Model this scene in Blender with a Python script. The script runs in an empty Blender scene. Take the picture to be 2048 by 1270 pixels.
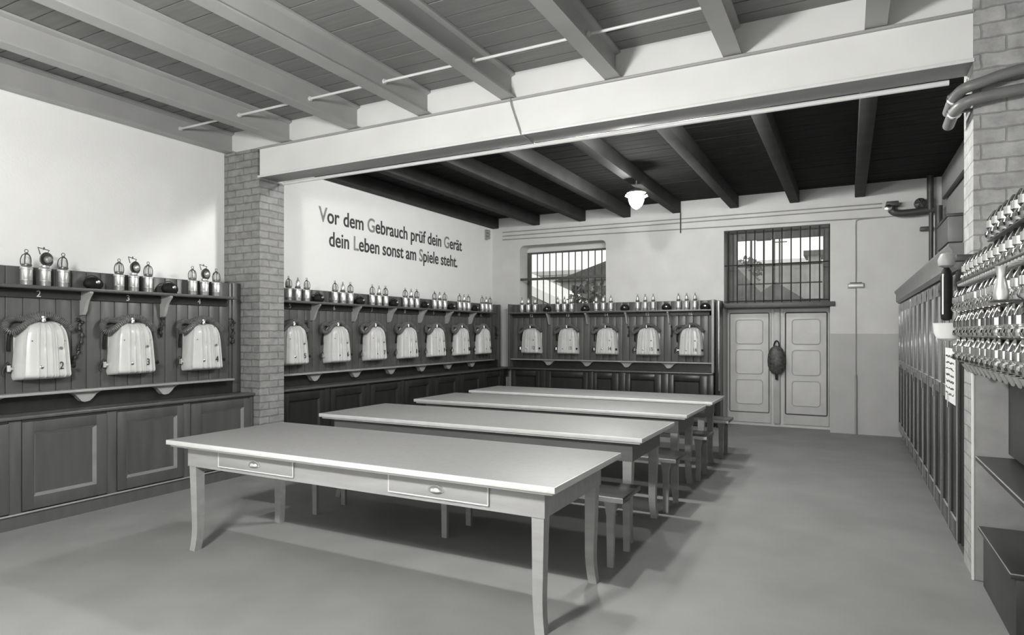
import bpy, bmesh, math, random
from mathutils import Vector, Matrix
random.seed(7)
SC = bpy.context.scene
COL = SC.collection
PI = math.pi
# ------------------------------------------------------------------ camera, world, lights, exposure
cam = bpy.data.objects.new('camera', bpy.data.cameras.new('camera'))
COL.objects.link(cam)
cam.location = (0, 0, 1.54)
cam.rotation_euler = (PI / 2, 0, math.radians(27.75))
cam.data.sensor_width = 36.0
cam.data.lens = 36.0 * 1276 / 2048
cam.data.shift_y = (666 - 635) / 2048
cam.data.clip_start = 0.05
cam.data.clip_end = 300
SC.camera = cam
world = bpy.data.worlds.new('sky'); SC.world = world
world.use_nodes = True
bg = world.node_tree.nodes['Background']
bg.inputs['Color'].default_value = (1.0, 0.99, 0.95, 1)
bg.inputs['Strength'].default_value = 1.15


def assumed_window_light(name, loc, size, power, rot):
    l = bpy.data.lights.new(name, 'AREA')
    l.shape = 'RECTANGLE'; l.size, l.size_y = size; l.energy = power
    l.color = (1.0, 0.995, 0.975)
    o = bpy.data.objects.new(name, l); COL.objects.link(o)
    o.location = loc; o.rotation_euler = rot
    return o


REAR = -2.6
# area lights added outside three assumed windows, unseen behind the camera
for i, (x, w, p) in enumerate(((-4.7, 2.0, 2900), (-2.2, 2.0, 2600), (0.2, 1.5, 300))):
    assumed_window_light('added_daylight', (x, REAR - 0.22, 2.1), (w, 2.3), p, (PI / 2, 0, PI))
SC.view_settings.view_transform = 'Standard'
SC.view_settings.look = 'None'
SC.view_settings.exposure = 0.25
SC.view_settings.gamma = 1.0
SC.view_settings.use_curve_mapping = False

# ------------------------------------------------------------------ materials
TINT = (1.0, 1.0, 0.985)


def grey(v):
    return (v * TINT[0], v * TINT[1], v * TINT[2], 1)


def mat(name, v, rough=0.6, metal=0.0, var=0.12, scale=6.0, bump=0.0, bscale=60.0, stretch=None, spec=0.5, coat=0.0):
    m = bpy.data.materials.new(name); m.use_nodes = True
    nt = m.node_tree; N = nt.nodes; L = nt.links
    b = N['Principled BSDF']
    b.inputs['Roughness'].default_value = rough
    b.inputs['Metallic'].default_value = metal
    b.inputs['Specular IOR Level'].default_value = spec
    b.inputs['Coat Weight'].default_value = coat
    tc = N.new('ShaderNodeTexCoord')
    mp = N.new('ShaderNodeMapping')
    if stretch: mp.inputs['Scale'].default_value = stretch
    L.new(tc.outputs['Object'], mp.inputs['Vector'])
    n = N.new('ShaderNodeTexNoise'); n.inputs['Scale'].default_value = scale
    n.inputs['Detail'].default_value = 4
    L.new(mp.outputs['Vector'], n.inputs['Vector'])
    r = N.new('ShaderNodeValToRGB')
    r.color_ramp.elements[0].position = 0.3; r.color_ramp.elements[1].position = 0.7
    r.color_ramp.elements[0].color = grey(v * (1 - var)); r.color_ramp.elements[1].color = grey(min(0.95, v * (1 + var)))
    L.new(n.outputs['Fac'], r.inputs['Fac']); L.new(r.outputs['Color'], b.inputs['Base Color'])
    if bump:
        n2 = N.new('ShaderNodeTexNoise'); n2.inputs['Scale'].default_value = bscale
        L.new(mp.outputs['Vector'], n2.inputs['Vector'])
        bp = N.new('ShaderNodeBump'); bp.inputs['Strength'].default_value = bump; bp.inputs['Distance'].default_value = 0.01
        L.new(n2.outputs['Fac'], bp.inputs['Height']); L.new(bp.outputs['Normal'], b.inputs['Normal'])
    return m


def emit(name, v, s):
    m = bpy.data.materials.new(name); m.use_nodes = True
    b = m.node_tree.nodes['Principled BSDF']
    b.inputs['Base Color'].default_value = grey(v)
    b.inputs['Emission Color'].default_value = (1, 0.995, 0.975, 1)
    b.inputs['Emission Strength'].default_value = s
    return m


def brick_mat(name, v, mortar, w, h, msize=0.008):
    m = bpy.data.materials.new(name); m.use_nodes = True
    nt = m.node_tree; N = nt.nodes; L = nt.links; b = N['Principled BSDF']
    b.inputs['Roughness'].default_value = 0.55
    tc = N.new('ShaderNodeTexCoord'); sp = N.new('ShaderNodeSeparateXYZ'); cb = N.new('ShaderNodeCombineXYZ')
    ad = N.new('ShaderNodeMath'); ad.operation = 'ADD'
    L.new(tc.outputs['Object'], sp.inputs[0]); L.new(sp.outputs['X'], ad.inputs[0]); L.new(sp.outputs['Y'], ad.inputs[1])
    L.new(ad.outputs[0], cb.inputs['X']); L.new(sp.outputs['Z'], cb.inputs['Y'])
    nz = N.new('ShaderNodeTexNoise'); nz.inputs['Scale'].default_value = 14; L.new(cb.outputs[0], nz.inputs['Vector'])
    mx = N.new('ShaderNodeMixRGB'); mx.inputs['Fac'].default_value = 0.02
    L.new(cb.outputs[0], mx.inputs[1]); L.new(nz.outputs['Color'], mx.inputs[2])
    t = N.new('ShaderNodeTexBrick')
    t.inputs['Scale'].default_value = 1; t.inputs['Mortar Size'].default_value = msize
    t.inputs['Brick Width'].default_value = w; t.inputs['Row Height'].default_value = h
    t.inputs['Mortar Smooth'].default_value = 0.4; t.inputs['Bias'].default_value = 0.0
    t.inputs['Color1'].default_value = grey(v * 1.1); t.inputs['Color2'].default_value = grey(v * 0.92)
    t.inputs['Mortar'].default_value = grey(mortar)
    L.new(mx.outputs[0], t.inputs['Vector'])
    n2 = N.new('ShaderNodeTexNoise'); n2.inputs['Scale'].default_value = 9; n2.inputs['Detail'].default_value = 9; n2.inputs['Roughness'].default_value = 0.7
    L.new(cb.outputs[0], n2.inputs['Vector'])
    mm = N.new('ShaderNodeMixRGB'); mm.blend_type = 'OVERLAY'; mm.inputs['Fac'].default_value = 0.75
    L.new(t.outputs['Color'], mm.inputs[1]); L.new(n2.outputs['Fac'], mm.inputs[2])
    L.new(mm.outputs[0], b.inputs['Base Color'])
    bp = N.new('ShaderNodeBump'); bp.inputs['Strength'].default_value = 0.6; bp.inputs['Distance'].default_value = 0.01
    bp.invert = True
    L.new(t.outputs['Fac'], bp.inputs['Height']); L.new(bp.outputs['Normal'], b.inputs['Normal'])
    return m


def back_wall_mat(name, upper, lower, zsplit):
    m = mat(name, upper, 0.75, var=0.05, scale=3, bump=0.12, bscale=50)
    nt = m.node_tree; N = nt.nodes; L = nt.links; b = N['Principled BSDF']
    col = b.inputs['Base Color'].links[0].from_socket
    tc = N.new('ShaderNodeTexCoord'); sp = N.new('ShaderNodeSeparateXYZ'); L.new(tc.outputs['Object'], sp.inputs[0])
    g = N.new('ShaderNodeMath'); g.operation = 'LESS_THAN'; g.inputs[1].default_value = zsplit
    L.new(sp.outputs['Z'], g.inputs[0])
    gx = N.new('ShaderNodeMath'); gx.operation = 'GREATER_THAN'; gx.inputs[1].default_value = 2.2
    L.new(sp.outputs['X'], gx.inputs[0])
    gm = N.new('ShaderNodeMath'); gm.operation = 'MULTIPLY'; L.new(g.outputs[0], gm.inputs[0]); L.new(gx.outputs[0], gm.inputs[1])
    mm = N.new('ShaderNodeMixRGB'); mm.blend_type = 'MULTIPLY'; L.new(gm.outputs[0], mm.inputs[0])
    L.new(col, mm.inputs[1]); k = lower / upper; mm.inputs[2].default_value = (k, k, k, 1)
    L.new(mm.outputs[0], b.inputs['Base Color'])
    return m


def glass_mat(name):
    m = bpy.data.materials.new(name); m.use_nodes = True
    nt = m.node_tree; N = nt.nodes; L = nt.links
    N.remove(N['Principled BSDF'])
    t = N.new('ShaderNodeBsdfTransparent'); t.inputs['Color'].default_value = (0.93, 0.94, 0.93, 1)
    g = N.new('ShaderNodeBsdfGlossy'); g.inputs['Roughness'].default_value = 0.4
    nz = N.new('ShaderNodeTexNoise'); nz.inputs['Scale'].default_value = 4
    mr = N.new('ShaderNodeMath'); mr.operation = 'MULTIPLY'; mr.inputs[1].default_value = 0.03
    L.new(nz.outputs['Fac'], mr.inputs[0])
    mx = N.new('ShaderNodeMixShader'); L.new(mr.outputs[0], mx.inputs['Fac'])
    L.new(t.outputs[0], mx.inputs[1]); L.new(g.outputs[0], mx.inputs[2])
    L.new(mx.outputs[0], N['Material Output'].inputs['Surface'])
    return m


def flat(m, spec=.1):
    m.node_tree.nodes['Principled BSDF'].inputs['Specular IOR Level'].default_value = spec
    return m


M = dict(
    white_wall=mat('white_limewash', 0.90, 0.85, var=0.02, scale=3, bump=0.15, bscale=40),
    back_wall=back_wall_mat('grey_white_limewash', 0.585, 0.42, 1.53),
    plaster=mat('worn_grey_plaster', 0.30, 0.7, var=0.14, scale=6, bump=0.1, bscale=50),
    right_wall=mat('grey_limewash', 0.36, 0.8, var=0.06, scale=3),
    rear_wall=mat('rear_limewash', 0.7, 0.85, var=0.03),
    floor=mat('grey_linoleum', 0.235, 0.55, var=0.10, scale=2.2, bump=0.05, bscale=200, spec=0.35),
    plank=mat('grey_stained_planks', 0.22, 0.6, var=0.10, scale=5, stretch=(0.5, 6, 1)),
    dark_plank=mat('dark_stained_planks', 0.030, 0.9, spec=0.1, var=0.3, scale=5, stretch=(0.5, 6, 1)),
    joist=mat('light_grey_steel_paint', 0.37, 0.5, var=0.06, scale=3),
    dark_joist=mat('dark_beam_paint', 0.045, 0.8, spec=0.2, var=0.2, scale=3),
    girder=mat('white_steel_paint', 0.78, 0.45, var=0.03, scale=3),
    girder_under=mat('grey_steel_paint', 0.30, 0.5, var=0.08, scale=4),
    rod=mat('pale_steel_rod', 0.65, 0.4, var=0.05),
    brick=brick_mat('painted_brick', 0.26, 0.17, 0.25, 0.077),
    brick_r=brick_mat('whitewashed_brick', 0.36, 0.25, 0.25, 0.092, 0.006),
    cab=mat('dark_grey_stained_wood', 0.085, 0.35, var=0.16, scale=4, stretch=(3, 3, 0.4), bump=0.05, bscale=40),
    cab_door=mat('dark_panel_wood', 0.078, 0.32, var=0.16, scale=4, stretch=(3, 3, 0.4), bump=0.05, bscale=40),
    cab_black=mat('black_stained_wood', 0.022, 0.3, var=0.25, scale=4, stretch=(3, 3, 0.4)),
    board=mat('grey_board_wood', 0.088, 0.38, var=0.16, scale=4, stretch=(3, 3, 0.3), bump=0.05, bscale=40),
    moulding=mat('highlit_moulding_wood', 0.20, 0.25, var=0.12),  # lighter than the doors: glossy moulding highlights put into the colour
    board_dark=mat('dark_fascia_wood', 0.04, 0.4, var=0.2, scale=4, stretch=(0.4, 3, 3)),
    edge=mat('light_worn_wood_edge', 0.30, 0.35, var=0.1, scale=5),
    bracket=mat('pale_grey_bracket', 0.33, 0.45, var=0.1),
    table_top=mat('grey_table_linoleum', 0.225, 0.5, var=0.05, scale=30, spec=0.5),
    table_edge=mat('pale_table_edge', 0.62, 0.4, var=0.06, scale=8),
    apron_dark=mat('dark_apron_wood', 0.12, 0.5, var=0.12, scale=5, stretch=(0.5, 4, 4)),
    table_wood=mat('pale_table_wood', 0.31, 0.45, var=0.10, scale=5, stretch=(0.5, 4, 4)),
    pull=mat('nickel_pull', 0.75, 0.25, metal=0.9, var=0.05),
    stool_top=mat('dark_seat_wood', 0.04, 0.3, var=0.2, scale=5),
    shell=mat('aluminium_shell', 0.56, 0.30, metal=0.0, var=0.05, scale=9, bump=0.03, bscale=90),
    hose=mat('grey_rubber_hose', 0.15, 0.35, var=0.3, scale=40),
    black=mat('black_rubber', 0.012, 0.6, spec=.2, var=0.4, scale=12),
    leather=mat('black_leather', 0.018, 0.5, var=0.4, scale=20),
    metal=mat('polished_nickel', 0.80, 0.22, metal=1.0, var=0.05, scale=10),
    tin=mat('satin_tin', 0.70, 0.35, metal=0.85, var=0.06, scale=12),
    gauze=mat('dark_gauze', 0.13, 0.4, metal=0.6, var=0.3, scale=60),
    lampglass=mat('lamp_glass', 0.6, 0.12, var=0.06, scale=8),
    chrome=mat('mirror_nickel', 0.88, 0.10, metal=1.0, var=0.04, scale=10),
    white_paint=mat('white_enamel', 0.85, 0.3, var=0.02),
    digit_dark=mat('black_numeral_paint', 0.012, 0.5, var=0.2),
    digit_white=mat('white_numeral_paint', 0.85, 0.5, var=0.03),
    letter=mat('dark_lettering_paint', 0.055, 0.6, var=0.3, scale=14),
    initial=mat('light_lettering_paint', 0.27, 0.6, var=0.25, scale=14),
    door=mat('grey_door_paint', 0.50, 0.45, var=0.10, scale=3, bump=0.06, bscale=30),
    door_dark=mat('grey_door_recess', 0.40, 0.45, var=0.10, scale=3),
    frame_dark=mat('dark_window_frame', 0.07, 0.5, var=0.2),
    bar=mat('dark_iron_bar', 0.02, 0.5, var=0.2),
    glass=glass_mat('window_glass'),
    locker=mat('varnished_locker_wood', 0.028, 0.22, var=0.25, scale=4, stretch=(3, 3, 0.3), coat=0.4),
    locker_up=mat('glossy_locker_panel', 0.20, 0.10, var=0.2, scale=4, stretch=(3, 3, 0.3), coat=0.8),  # lighter than the lower panels: white reflections put into the base colour
    locker_highlight=mat('locker_bead_highlight', 0.34, 0.25, var=0.1),  # pale tone paints the highlights along locker door edges and rails
    locker_low=mat('dark_locker_wood', 0.03, 0.3, var=0.25, scale=4, stretch=(3, 3, 0.3)),
    locker_top=mat('grey_locker_cornice', 0.16, 0.4, var=0.12),
    pipe=mat('grey_painted_pipe', 0.16, 0.4, var=0.12),
    pipe_dark=mat('dark_iron_pipe', 0.05, 0.45, var=0.25),
    conduit=mat('grey_conduit', 0.30, 0.5, var=0.1),
    paper=mat('white_paper', 0.75, 0.7, var=0.04),
    bench_dark=mat('dark_bench_wood', 0.032, 0.4, var=0.2, scale=4, stretch=(3, 0.4, 3)),
    globe=emit('lit_opal_globe', 0.9, 170),
    girder_fill=emit('girder_fill_globe', 0.9, 780),
    side_fill=emit('side_fill_globe', 0.9, 560),
    flash_globe=emit('flash_stand_in', 0.9, 325),
    house=mat('grey_stucco', 0.40, 0.8, var=0.15, scale=1.5),
    house_pale=mat('pale_stucco', 0.62, 0.8, var=0.1, scale=1.5),
    roof=mat('dark_roof_tiles', 0.10, 0.7, var=0.25, scale=4),
    roof_pale=mat('pale_roof_sheet', 0.85, 0.5, var=0.05, scale=2),
    leaf=mat('tree_foliage', 0.10, 0.7, var=0.6, scale=5),
    bark=mat('tree_bark', 0.06, 0.8, var=0.3),
    yard=mat('yard_gravel', 0.3, 0.9, var=0.15),
)

# ------------------------------------------------------------------ mesh helpers
WL = {}          # world location of thing roots built in world coordinates


class MB:
    def __init__(s):
        s.v = []; s.f = []

    def add(s, v, f):
        k = len(s.v); s.v += [tuple(p) for p in v]; s.f += [tuple(i + k for i in q) for q in f]; return s

    def box(s, x0, y0, z0, x1, y1, z1, b=0.0):
        if x1 < x0: x0, x1 = x1, x0
        if y1 < y0: y0, y1 = y1, y0
        if z1 < z0: z0, z1 = z1, z0
        if b <= 0:
            v = [(x, y, z) for x in (x0, x1) for y in (y0, y1) for z in (z0, z1)]
            f = [(0, 1, 3, 2), (4, 6, 7, 5), (0, 4, 5, 1), (2, 3, 7, 6), (0, 2, 6, 4), (1, 5, 7, 3)]
            return s.add(v, f)
        b = min(b, (x1 - x0) * .45, (y1 - y0) * .45, (z1 - z0) * .45)
        bm = bmesh.new(); bmesh.ops.create_cube(bm, size=1)
        for q in bm.verts:
            q.co = Vector(((x0 + x1) / 2 + q.co.x * (x1 - x0), (y0 + y1) / 2 + q.co.y * (y1 - y0), (z0 + z1) / 2 + q.co.z * (z1 - z0)))
        bmesh.ops.bevel(bm, geom=bm.edges[:], offset=b, segments=2, profile=0.5, affect='EDGES')
        return s._bm(bm)

    def _bm(s, bm):
        bm.verts.index_update()
        s.add([q.co.copy() for q in bm.verts], [[q.index for q in f.verts] for f in bm.faces]); bm.free(); return s

    def tube(s, pts, r, n=8, caps=True, radii=None):
        pts = [Vector(p) for p in pts]; k = len(pts)
        t0 = (pts[1] - pts[0]).normalized()
        up = Vector((0, 0, 1)) if abs(t0.z) < 0.9 else Vector((1, 0, 0))
        a = t0.cross(up).normalized()
        V = []
        for i, p in enumerate(pts):
            t = (pts[min(i + 1, k - 1)] - pts[max(i - 1, 0)]).normalized()
            a = (a - t * a.dot(t)).normalized(); b = t.cross(a)
            rr = radii[i] if radii else r
            for j in range(n):
                w = 2 * PI * j / n
                V.append(p + a * (rr * math.cos(w)) + b * (rr * math.sin(w)))
        F = [(i * n + j, i * n + (j + 1) % n, (i + 1) * n + (j + 1) % n, (i + 1) * n + j) for i in range(k - 1) for j in range(n)]
        if caps: F += [tuple(range(n - 1, -1, -1)), tuple(range((k - 1) * n, k * n))]
        return s.add(V, F)

    def lathe(s, prof, c=(0, 0, 0), n=20, axis='Z'):
        V = []; F = []
        for (r, h) in prof:
            for j in range(n):
                w = 2 * PI * j / n
                p = (r * math.cos(w), r * math.sin(w), h)
                if axis == 'Y': p = (p[0], -p[2], p[1])      # axis points to -Y
                if axis == 'X': p = (p[2], p[0], p[1])
                V.append((c[0] + p[0], c[1] + p[1], c[2] + p[2]))
        m = len(prof)
        F = [(i * n + j, i * n + (j + 1) % n, (i + 1) * n + (j + 1) % n, (i + 1) * n + j) for i in range(m - 1) for j in range(n)]
        F += [tuple(range(n - 1, -1, -1)), tuple(range((m - 1) * n, m * n))]
        return s.add(V, F)

    def prism(s, poly, a0, a1, axis='Y'):
        # poly: 2-D outline; axis Y: (x,z); X: (y,z); Z: (x,y)
        n = len(poly); V = []
        for a in (a0, a1):
            for (p, q) in poly:
                V.append({'Y': (p, a, q), 'X': (a, p, q), 'Z': (p, q, a)}[axis])
        F = [(i, (i + 1) % n, n + (i + 1) % n, n + i) for i in range(n)] + [tuple(range(n - 1, -1, -1)), tuple(range(n, 2 * n))]
        return s.add(V, F)

    def build(s, name, m, parent=None, smooth=True, angle=40):
        off = Vector(WL.get(parent.name, (0, 0, 0))) if parent else Vector((0, 0, 0))
        if parent is None:
            xs = [p[0] for p in s.v]; ys = [p[1] for p in s.v]; zs = [p[2] for p in s.v]
            off = Vector(((min(xs) + max(xs)) / 2, (min(ys) + max(ys)) / 2, min(zs)))
        me = bpy.data.meshes.new(name)
        me.from_pydata([(p[0] - off[0], p[1] - off[1], p[2] - off[2]) for p in s.v], [], s.f)
        bm = bmesh.new(); bm.from_mesh(me); bmesh.ops.recalc_face_normals(bm, faces=bm.faces[:]); bm.to_mesh(me); bm.free()
        me.materials.append(M[m] if isinstance(m, str) else m)
        if smooth:
            me.shade_smooth(); me.set_sharp_from_angle(angle=math.radians(angle))
        o = bpy.data.objects.new(name, me); COL.objects.link(o)
        if parent:
            o.parent = parent
            if parent.name in WL: WL[o.name] = WL[parent.name]
        else:
            o.location = off
        return o


def tag(o, label, cat, group=None):
    o['label'] = label; o['category'] = cat
    if group: o['group'] = group
    return o


def thing(name, label, cat, loc=(0, 0, 0), rz=0.0, group=None, world=True):
    o = bpy.data.objects.new(name, None); COL.objects.link(o)
    o.empty_display_size = 0.1
    o.location = loc; o.rotation_euler = (0, 0, rz)
    if world: WL[o.name] = tuple(loc)
    return tag(o, label, cat, group)


def struct(name, mb, m, parent=None):
    o = mb.build(name, m, parent)
    if parent is None: o['kind'] = 'structure'
    return o


def kids(o):
    return [c for c in KID.get(o.name, [])]


def copy_tree(src, loc, rz, label, group=None, skip=()):
    def cp(o, par):
        c = o.copy(); COL.objects.link(c)
        if par: c.parent = par
        for ch in list(o.children):
            if ch.name.split('.')[0] not in skip: cp(ch, c)
        return c
    r = cp(src, None)
    r.location = loc; r.rotation_euler = (0, 0, rz); r['label'] = label
    if group: r['group'] = group
    return r


def spline(pts, n):
    P = [Vector(p) for p in pts]; out = []
    for i in range(len(P) - 1):
        p0 = P[max(i - 1, 0)]; p1 = P[i]; p2 = P[i + 1]; p3 = P[min(i + 2, len(P) - 1)]
        for k in range(n):
            t = k / n
            out.append(0.5 * ((2 * p1) + (p2 - p0) * t + (2 * p0 - 5 * p1 + 4 * p2 - p3) * t * t + (3 * p1 - p0 - 3 * p2 + p3) * t ** 3))
    out.append(P[-1]); return out


def text_mesh(name, txt, h, m, parent, at, rot, align='CENTER', sx=1.0, depth=0.002, mats=None, width=None, bold=0.0):
    cu = bpy.data.curves.new(name, 'FONT'); cu.body = txt; cu.size = h / 0.70
    cu.extrude = depth; cu.align_x = align; cu.offset = bold
    if mats:
        cu.materials.append(M[mats[0]]); cu.materials.append(M[mats[1]])
        for i, ch in enumerate(txt):
            if ch.isupper(): cu.body_format[i].material_index = 1
    to = bpy.data.objects.new(name + '_curve', cu); COL.objects.link(to)
    dg = bpy.context.evaluated_depsgraph_get()
    me = bpy.data.meshes.new_from_object(to.evaluated_get(dg))
    bpy.data.objects.remove(to)
    if width:
        xs = [v.co.x for v in me.vertices]; k = width / (max(xs) - min(xs)); x0 = min(xs)
        for v in me.vertices: v.co.x = (v.co.x - x0) * k
    elif sx != 1.0:
        for v in me.vertices: v.co.x *= sx
    me.transform(rot.to_4x4()); me.transform(Matrix.Translation(Vector(at)))
    if not mats: me.materials.clear(); me.materials.append(M[m])
    me.name = name
    o = bpy.data.objects.new(name, me); COL.objects.link(o)
    if parent: o.parent = parent
    return o


def text_width(txt, h):
    cu = bpy.data.curves.new('tmp', 'FONT'); cu.body = txt; cu.size = h / 0.70
    to = bpy.data.objects.new('tmp', cu); COL.objects.link(to)
    bpy.context.view_layer.update()
    w = to.dimensions.x; bpy.data.objects.remove(to); bpy.data.curves.remove(cu); return w


ORD = ['first', 'second', 'third', 'fourth', 'fifth', 'sixth', 'seventh', 'eighth', 'ninth', 'tenth', 'eleventh', 'twelfth',
       'thirteenth', 'fourteenth', 'fifteenth', 'sixteenth', 'seventeenth', 'eighteenth', 'nineteenth', 'twentieth']
XL, XR, YB, YG, ZC = -6.24, 1.20, 11.03, 4.87, 3.80
YW = 11.43          # plane of door leaves / window frames in the thick back wall

# ------------------------------------------------------------------ room shell
struct('floor', MB().box(XL - .3, REAR - .3, -.1, XR + .3, YB + .5, 0), 'floor')
struct('wall_left', MB().box(XL - .3, REAR - .3, 0, XL, YB + .5, ZC + .1), 'white_wall')
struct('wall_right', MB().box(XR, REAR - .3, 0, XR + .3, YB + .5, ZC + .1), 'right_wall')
# back wall with two openings: window over the bench, and the tall door opening with window above
LW = (-5.63, -3.88, 1.80, 3.23)
DW = (-1.82, -0.24, 0.0, 3.235)
bw = MB()
for x0, x1, z0, z1 in ((XL, LW[0], 0, ZC), (LW[0], LW[1], 0, LW[2]), (LW[0], LW[1], LW[3], ZC), (LW[1], DW[0], 0, ZC),
                       (DW[0], DW[1], DW[3], ZC), (DW[1], XR, 0, ZC)):
    bw.box(x0, YB, z0, x1, YB + .5, z1 + (.1 if z1 == ZC else 0))
# rounded upper corners of the bench window
for sx, cx in ((1, LW[0]), (-1, LW[1])):
    r = 0.09
    poly = [(cx, LW[3])] + [(cx + sx * (r - r * math.sin(a)), LW[3] - r + r * math.cos(a)) for a in [k * PI / 12 for k in range(7)]]
    bw.prism(poly, YB, YB + .5, 'Y')
bw.box(LW[0], YB + .33, LW[3] - .10, LW[1], YB + .5, LW[3])
wb = struct('wall_back', bw, 'back_wall')
# unseen rear wall behind the camera; its three windows are assumed, for the added lights
rw = MB(); xs = [(-5.7, -3.7), (-3.2, -1.2), (-.55, .95)]
rw.box(XL, REAR - .3, 0, XR, REAR, .95); rw.box(XL, REAR - .3, 3.25, XR, REAR, ZC + .1)
px = XL
for a, b in xs + [(XR, XR)]:
    rw.box(px, REAR - .3, .95, a, REAR, 3.25); px = b
struct('wall_rear', rw, 'rear_wall')
for i, (a, b) in enumerate(xs):
    w = MB()
    for x in (a + .03, (a + b) / 2, b - .03): w.box(x - .03, REAR - .12, .95, x + .03, REAR - .06, 3.25)
    for z in (.98, 2.2, 3.22): w.box(a, REAR - .12, z - .03, b, REAR - .06, z + .03)
    struct('window_%d' % (i + 3), w, 'white_paint')  # frame of an assumed rear window, added with its area light
# plank ceilings
def planks(name, y0, y1, m, w):
    c = MB(); y = y0
    while y < y1 - 1e-6:
        ww = min(w * random.uniform(.85, 1.15), y1 - y)
        dz = random.uniform(0, .004)
        c.box(XL, y + .006, ZC - dz, XR, y + ww - .006, ZC + .05); y += ww
    c.box(XL - .2, y0, ZC + .03, XR + .2, y1, ZC + .1)
    return struct(name, c, m)
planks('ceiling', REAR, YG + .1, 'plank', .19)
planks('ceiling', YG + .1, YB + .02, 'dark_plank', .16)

# ------------------------------------------------------------------ brick columns, girder, joists
o = MB().box(XL + .001, YG, 0, -5.67, YG + .34, 3.235).box(XL + .001, YG, 3.235, -5.70, YG + .10, 3.56).build('brick_column', 'brick')
tag(o, 'brick column on the left wall between the two rows of hanging apparatus', 'column')
o = MB().box(.695, YG, 0, XR - .001, YG + .36, ZC).build('brick_column', 'brick_r')
tag(o, 'light brick column at the right wall carrying two bent pipes', 'column')
pf = MB().box(.7005, YG - .006, .001, XR - .002, YG - .0005, 1.365, .001).build('plaster_facing', 'plaster')
pf.parent = o; pf.location -= o.location
o = MB().box(.685, YG - .012, 0, .700, YG + .004, 1.36, .003).build('corner_bead', 'girder')
tag(o, 'thin bright corner strip down the lower edge of the right column', 'strip')
g = thing('steel_girder', 'long white-painted steel girder spanning the room between the brick columns', 'girder', (-2.5, YG + .12, 3.235))
MB().box(-5.68, YG + .012, 3.25, .695, YG + .22, 3.545, .0).build('web', 'girder', g)
MB().box(-5.69, YG - .004, 3.235, .70, YG + .26, 3.252, .006).build('bottom_flange', 'girder_under', g)
MB().box(-5.69, YG - .012, 3.232, .70, YG - .003, 3.256, .003).build('flange_lip', 'girder', g)
MB().box(-5.69, YG - .012, 3.543, .70, YG + .24, 3.562, .004).build('top_flange', 'joist', g)
o = MB().tube([(-5.6, YG + .27, 3.215), (.60, YG + .27, 3.215)], .018, 10).build('conduit_pipe', 'girder')
tag(o, 'pale pipe running along the far lower edge of the white girder', 'pipe')
o = MB().tube([(-2.57, YG - .02, 3.56), (-2.56, YG - .018, 3.5), (-2.47, YG - .018, 3.24), (-2.45, YG + .02, 3.226), (-2.47, YG + .26, 3.226)], .006, 6).build('electric_cable', 'conduit')
tag(o, 'thin electric cable crossing down the white girder face', 'cable')

JX = [-6.165, -5.27, -4.335, -3.485, -2.60, -1.655, -.745, .165]
for i, x in enumerate(JX):
    p = [(-.065, 0), (.065, 0), (.065, .014), (.012, .030), (.012, .195), (.05, .21), (.05, .228), (-.05, .228), (-.05, .21), (-.012, .195), (-.012, .030), (-.065, .014)]
    j = MB().prism([(x + a, 3.566 + b) for a, b in p], REAR, YG + .10, 'Y').build('ceiling_joist', 'joist')
    tag(j, 'light grey steel ceiling joist in front of the girder, %s from the left wall' % ORD[i], 'beam', 'light joists in front of the girder')
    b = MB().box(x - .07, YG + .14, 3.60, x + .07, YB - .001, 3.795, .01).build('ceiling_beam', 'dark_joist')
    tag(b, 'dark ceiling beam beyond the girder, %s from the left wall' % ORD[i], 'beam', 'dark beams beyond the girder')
w = MB()
for i in range(len(JX)):
    a = JX[i] + .0125; b = (JX[i + 1] - .0125) if i + 1 < len(JX) else XR
    w.box(a, YG + .035, 3.564, b, YG + .13, ZC)
struct('wall_above_girder', w, 'girder')
for i in range(6):
    t = thing('tie_rod', 'thin pale tie rod linking the %s and %s joists from the left wall' % (ORD[i], ORD[i + 1]), 'rod', (JX[i], 4.27, 3.66), 0, 'tie rods between the ceiling joists')
    MB().tube([(JX[i] + .013, 4.27, 3.665), (JX[i + 1] - .013, 4.27, 3.665)], .011, 8).build('shaft', 'rod', t)
    MB().lathe([(.022, 0), (.022, .018)], (JX[i] + .013, 4.27, 3.665), 6, 'X').build('nut', 'rod', t)

# ------------------------------------------------------------------ window over the bench
def window_fill(n, x0, x1, z0, z1, y, top, left, sash, right=.05, bottom=.05):
    fr = MB()
    fr.box(x0, y, z0, x0 + left, y + .07, z1); fr.box(x1 - right, y, z0, x1, y + .07, z1)
    fr.box(x0 + left, y, z1 - top, x1 - right, y + .07, z1); fr.box(x0 + left, y, z0, x1 - right, y + .07, z0 + bottom)
    w = struct('window_%d' % n, fr, 'frame_dark')
    g = MB().box(x0 + left, y + .03, z0 + bottom, x1 - right, y + .036, z1 - top)
    o = g.build('pane', 'glass'); o.parent = w; o.location = o.location - w.location
    for (m, a) in sash:
        o = m.build(a, 'bar'); o.parent = w; o.location = o.location - w.location
    return w
yw = YB + .33
s = MB(); 
for k in range(12): 
    x = -5.535 + k * .1335
    s.tube([(x, yw - .02, 1.82), (x, yw - .02, 3.10)], .011, 6)
r = MB().box(LW[0] - .04, YB + .02, 2.555, LW[1] + .02, YB + .06, 2.60, .006)
window_fill(1, LW[0], LW[1], LW[2], LW[3] - .10, yw, .03, .06, [(s, 'bar')], .02)
o = r.build('cross_rail', 'frame_dark'); tag(o, 'dark horizontal rail across the barred window over the wall rack', 'rail')
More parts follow.
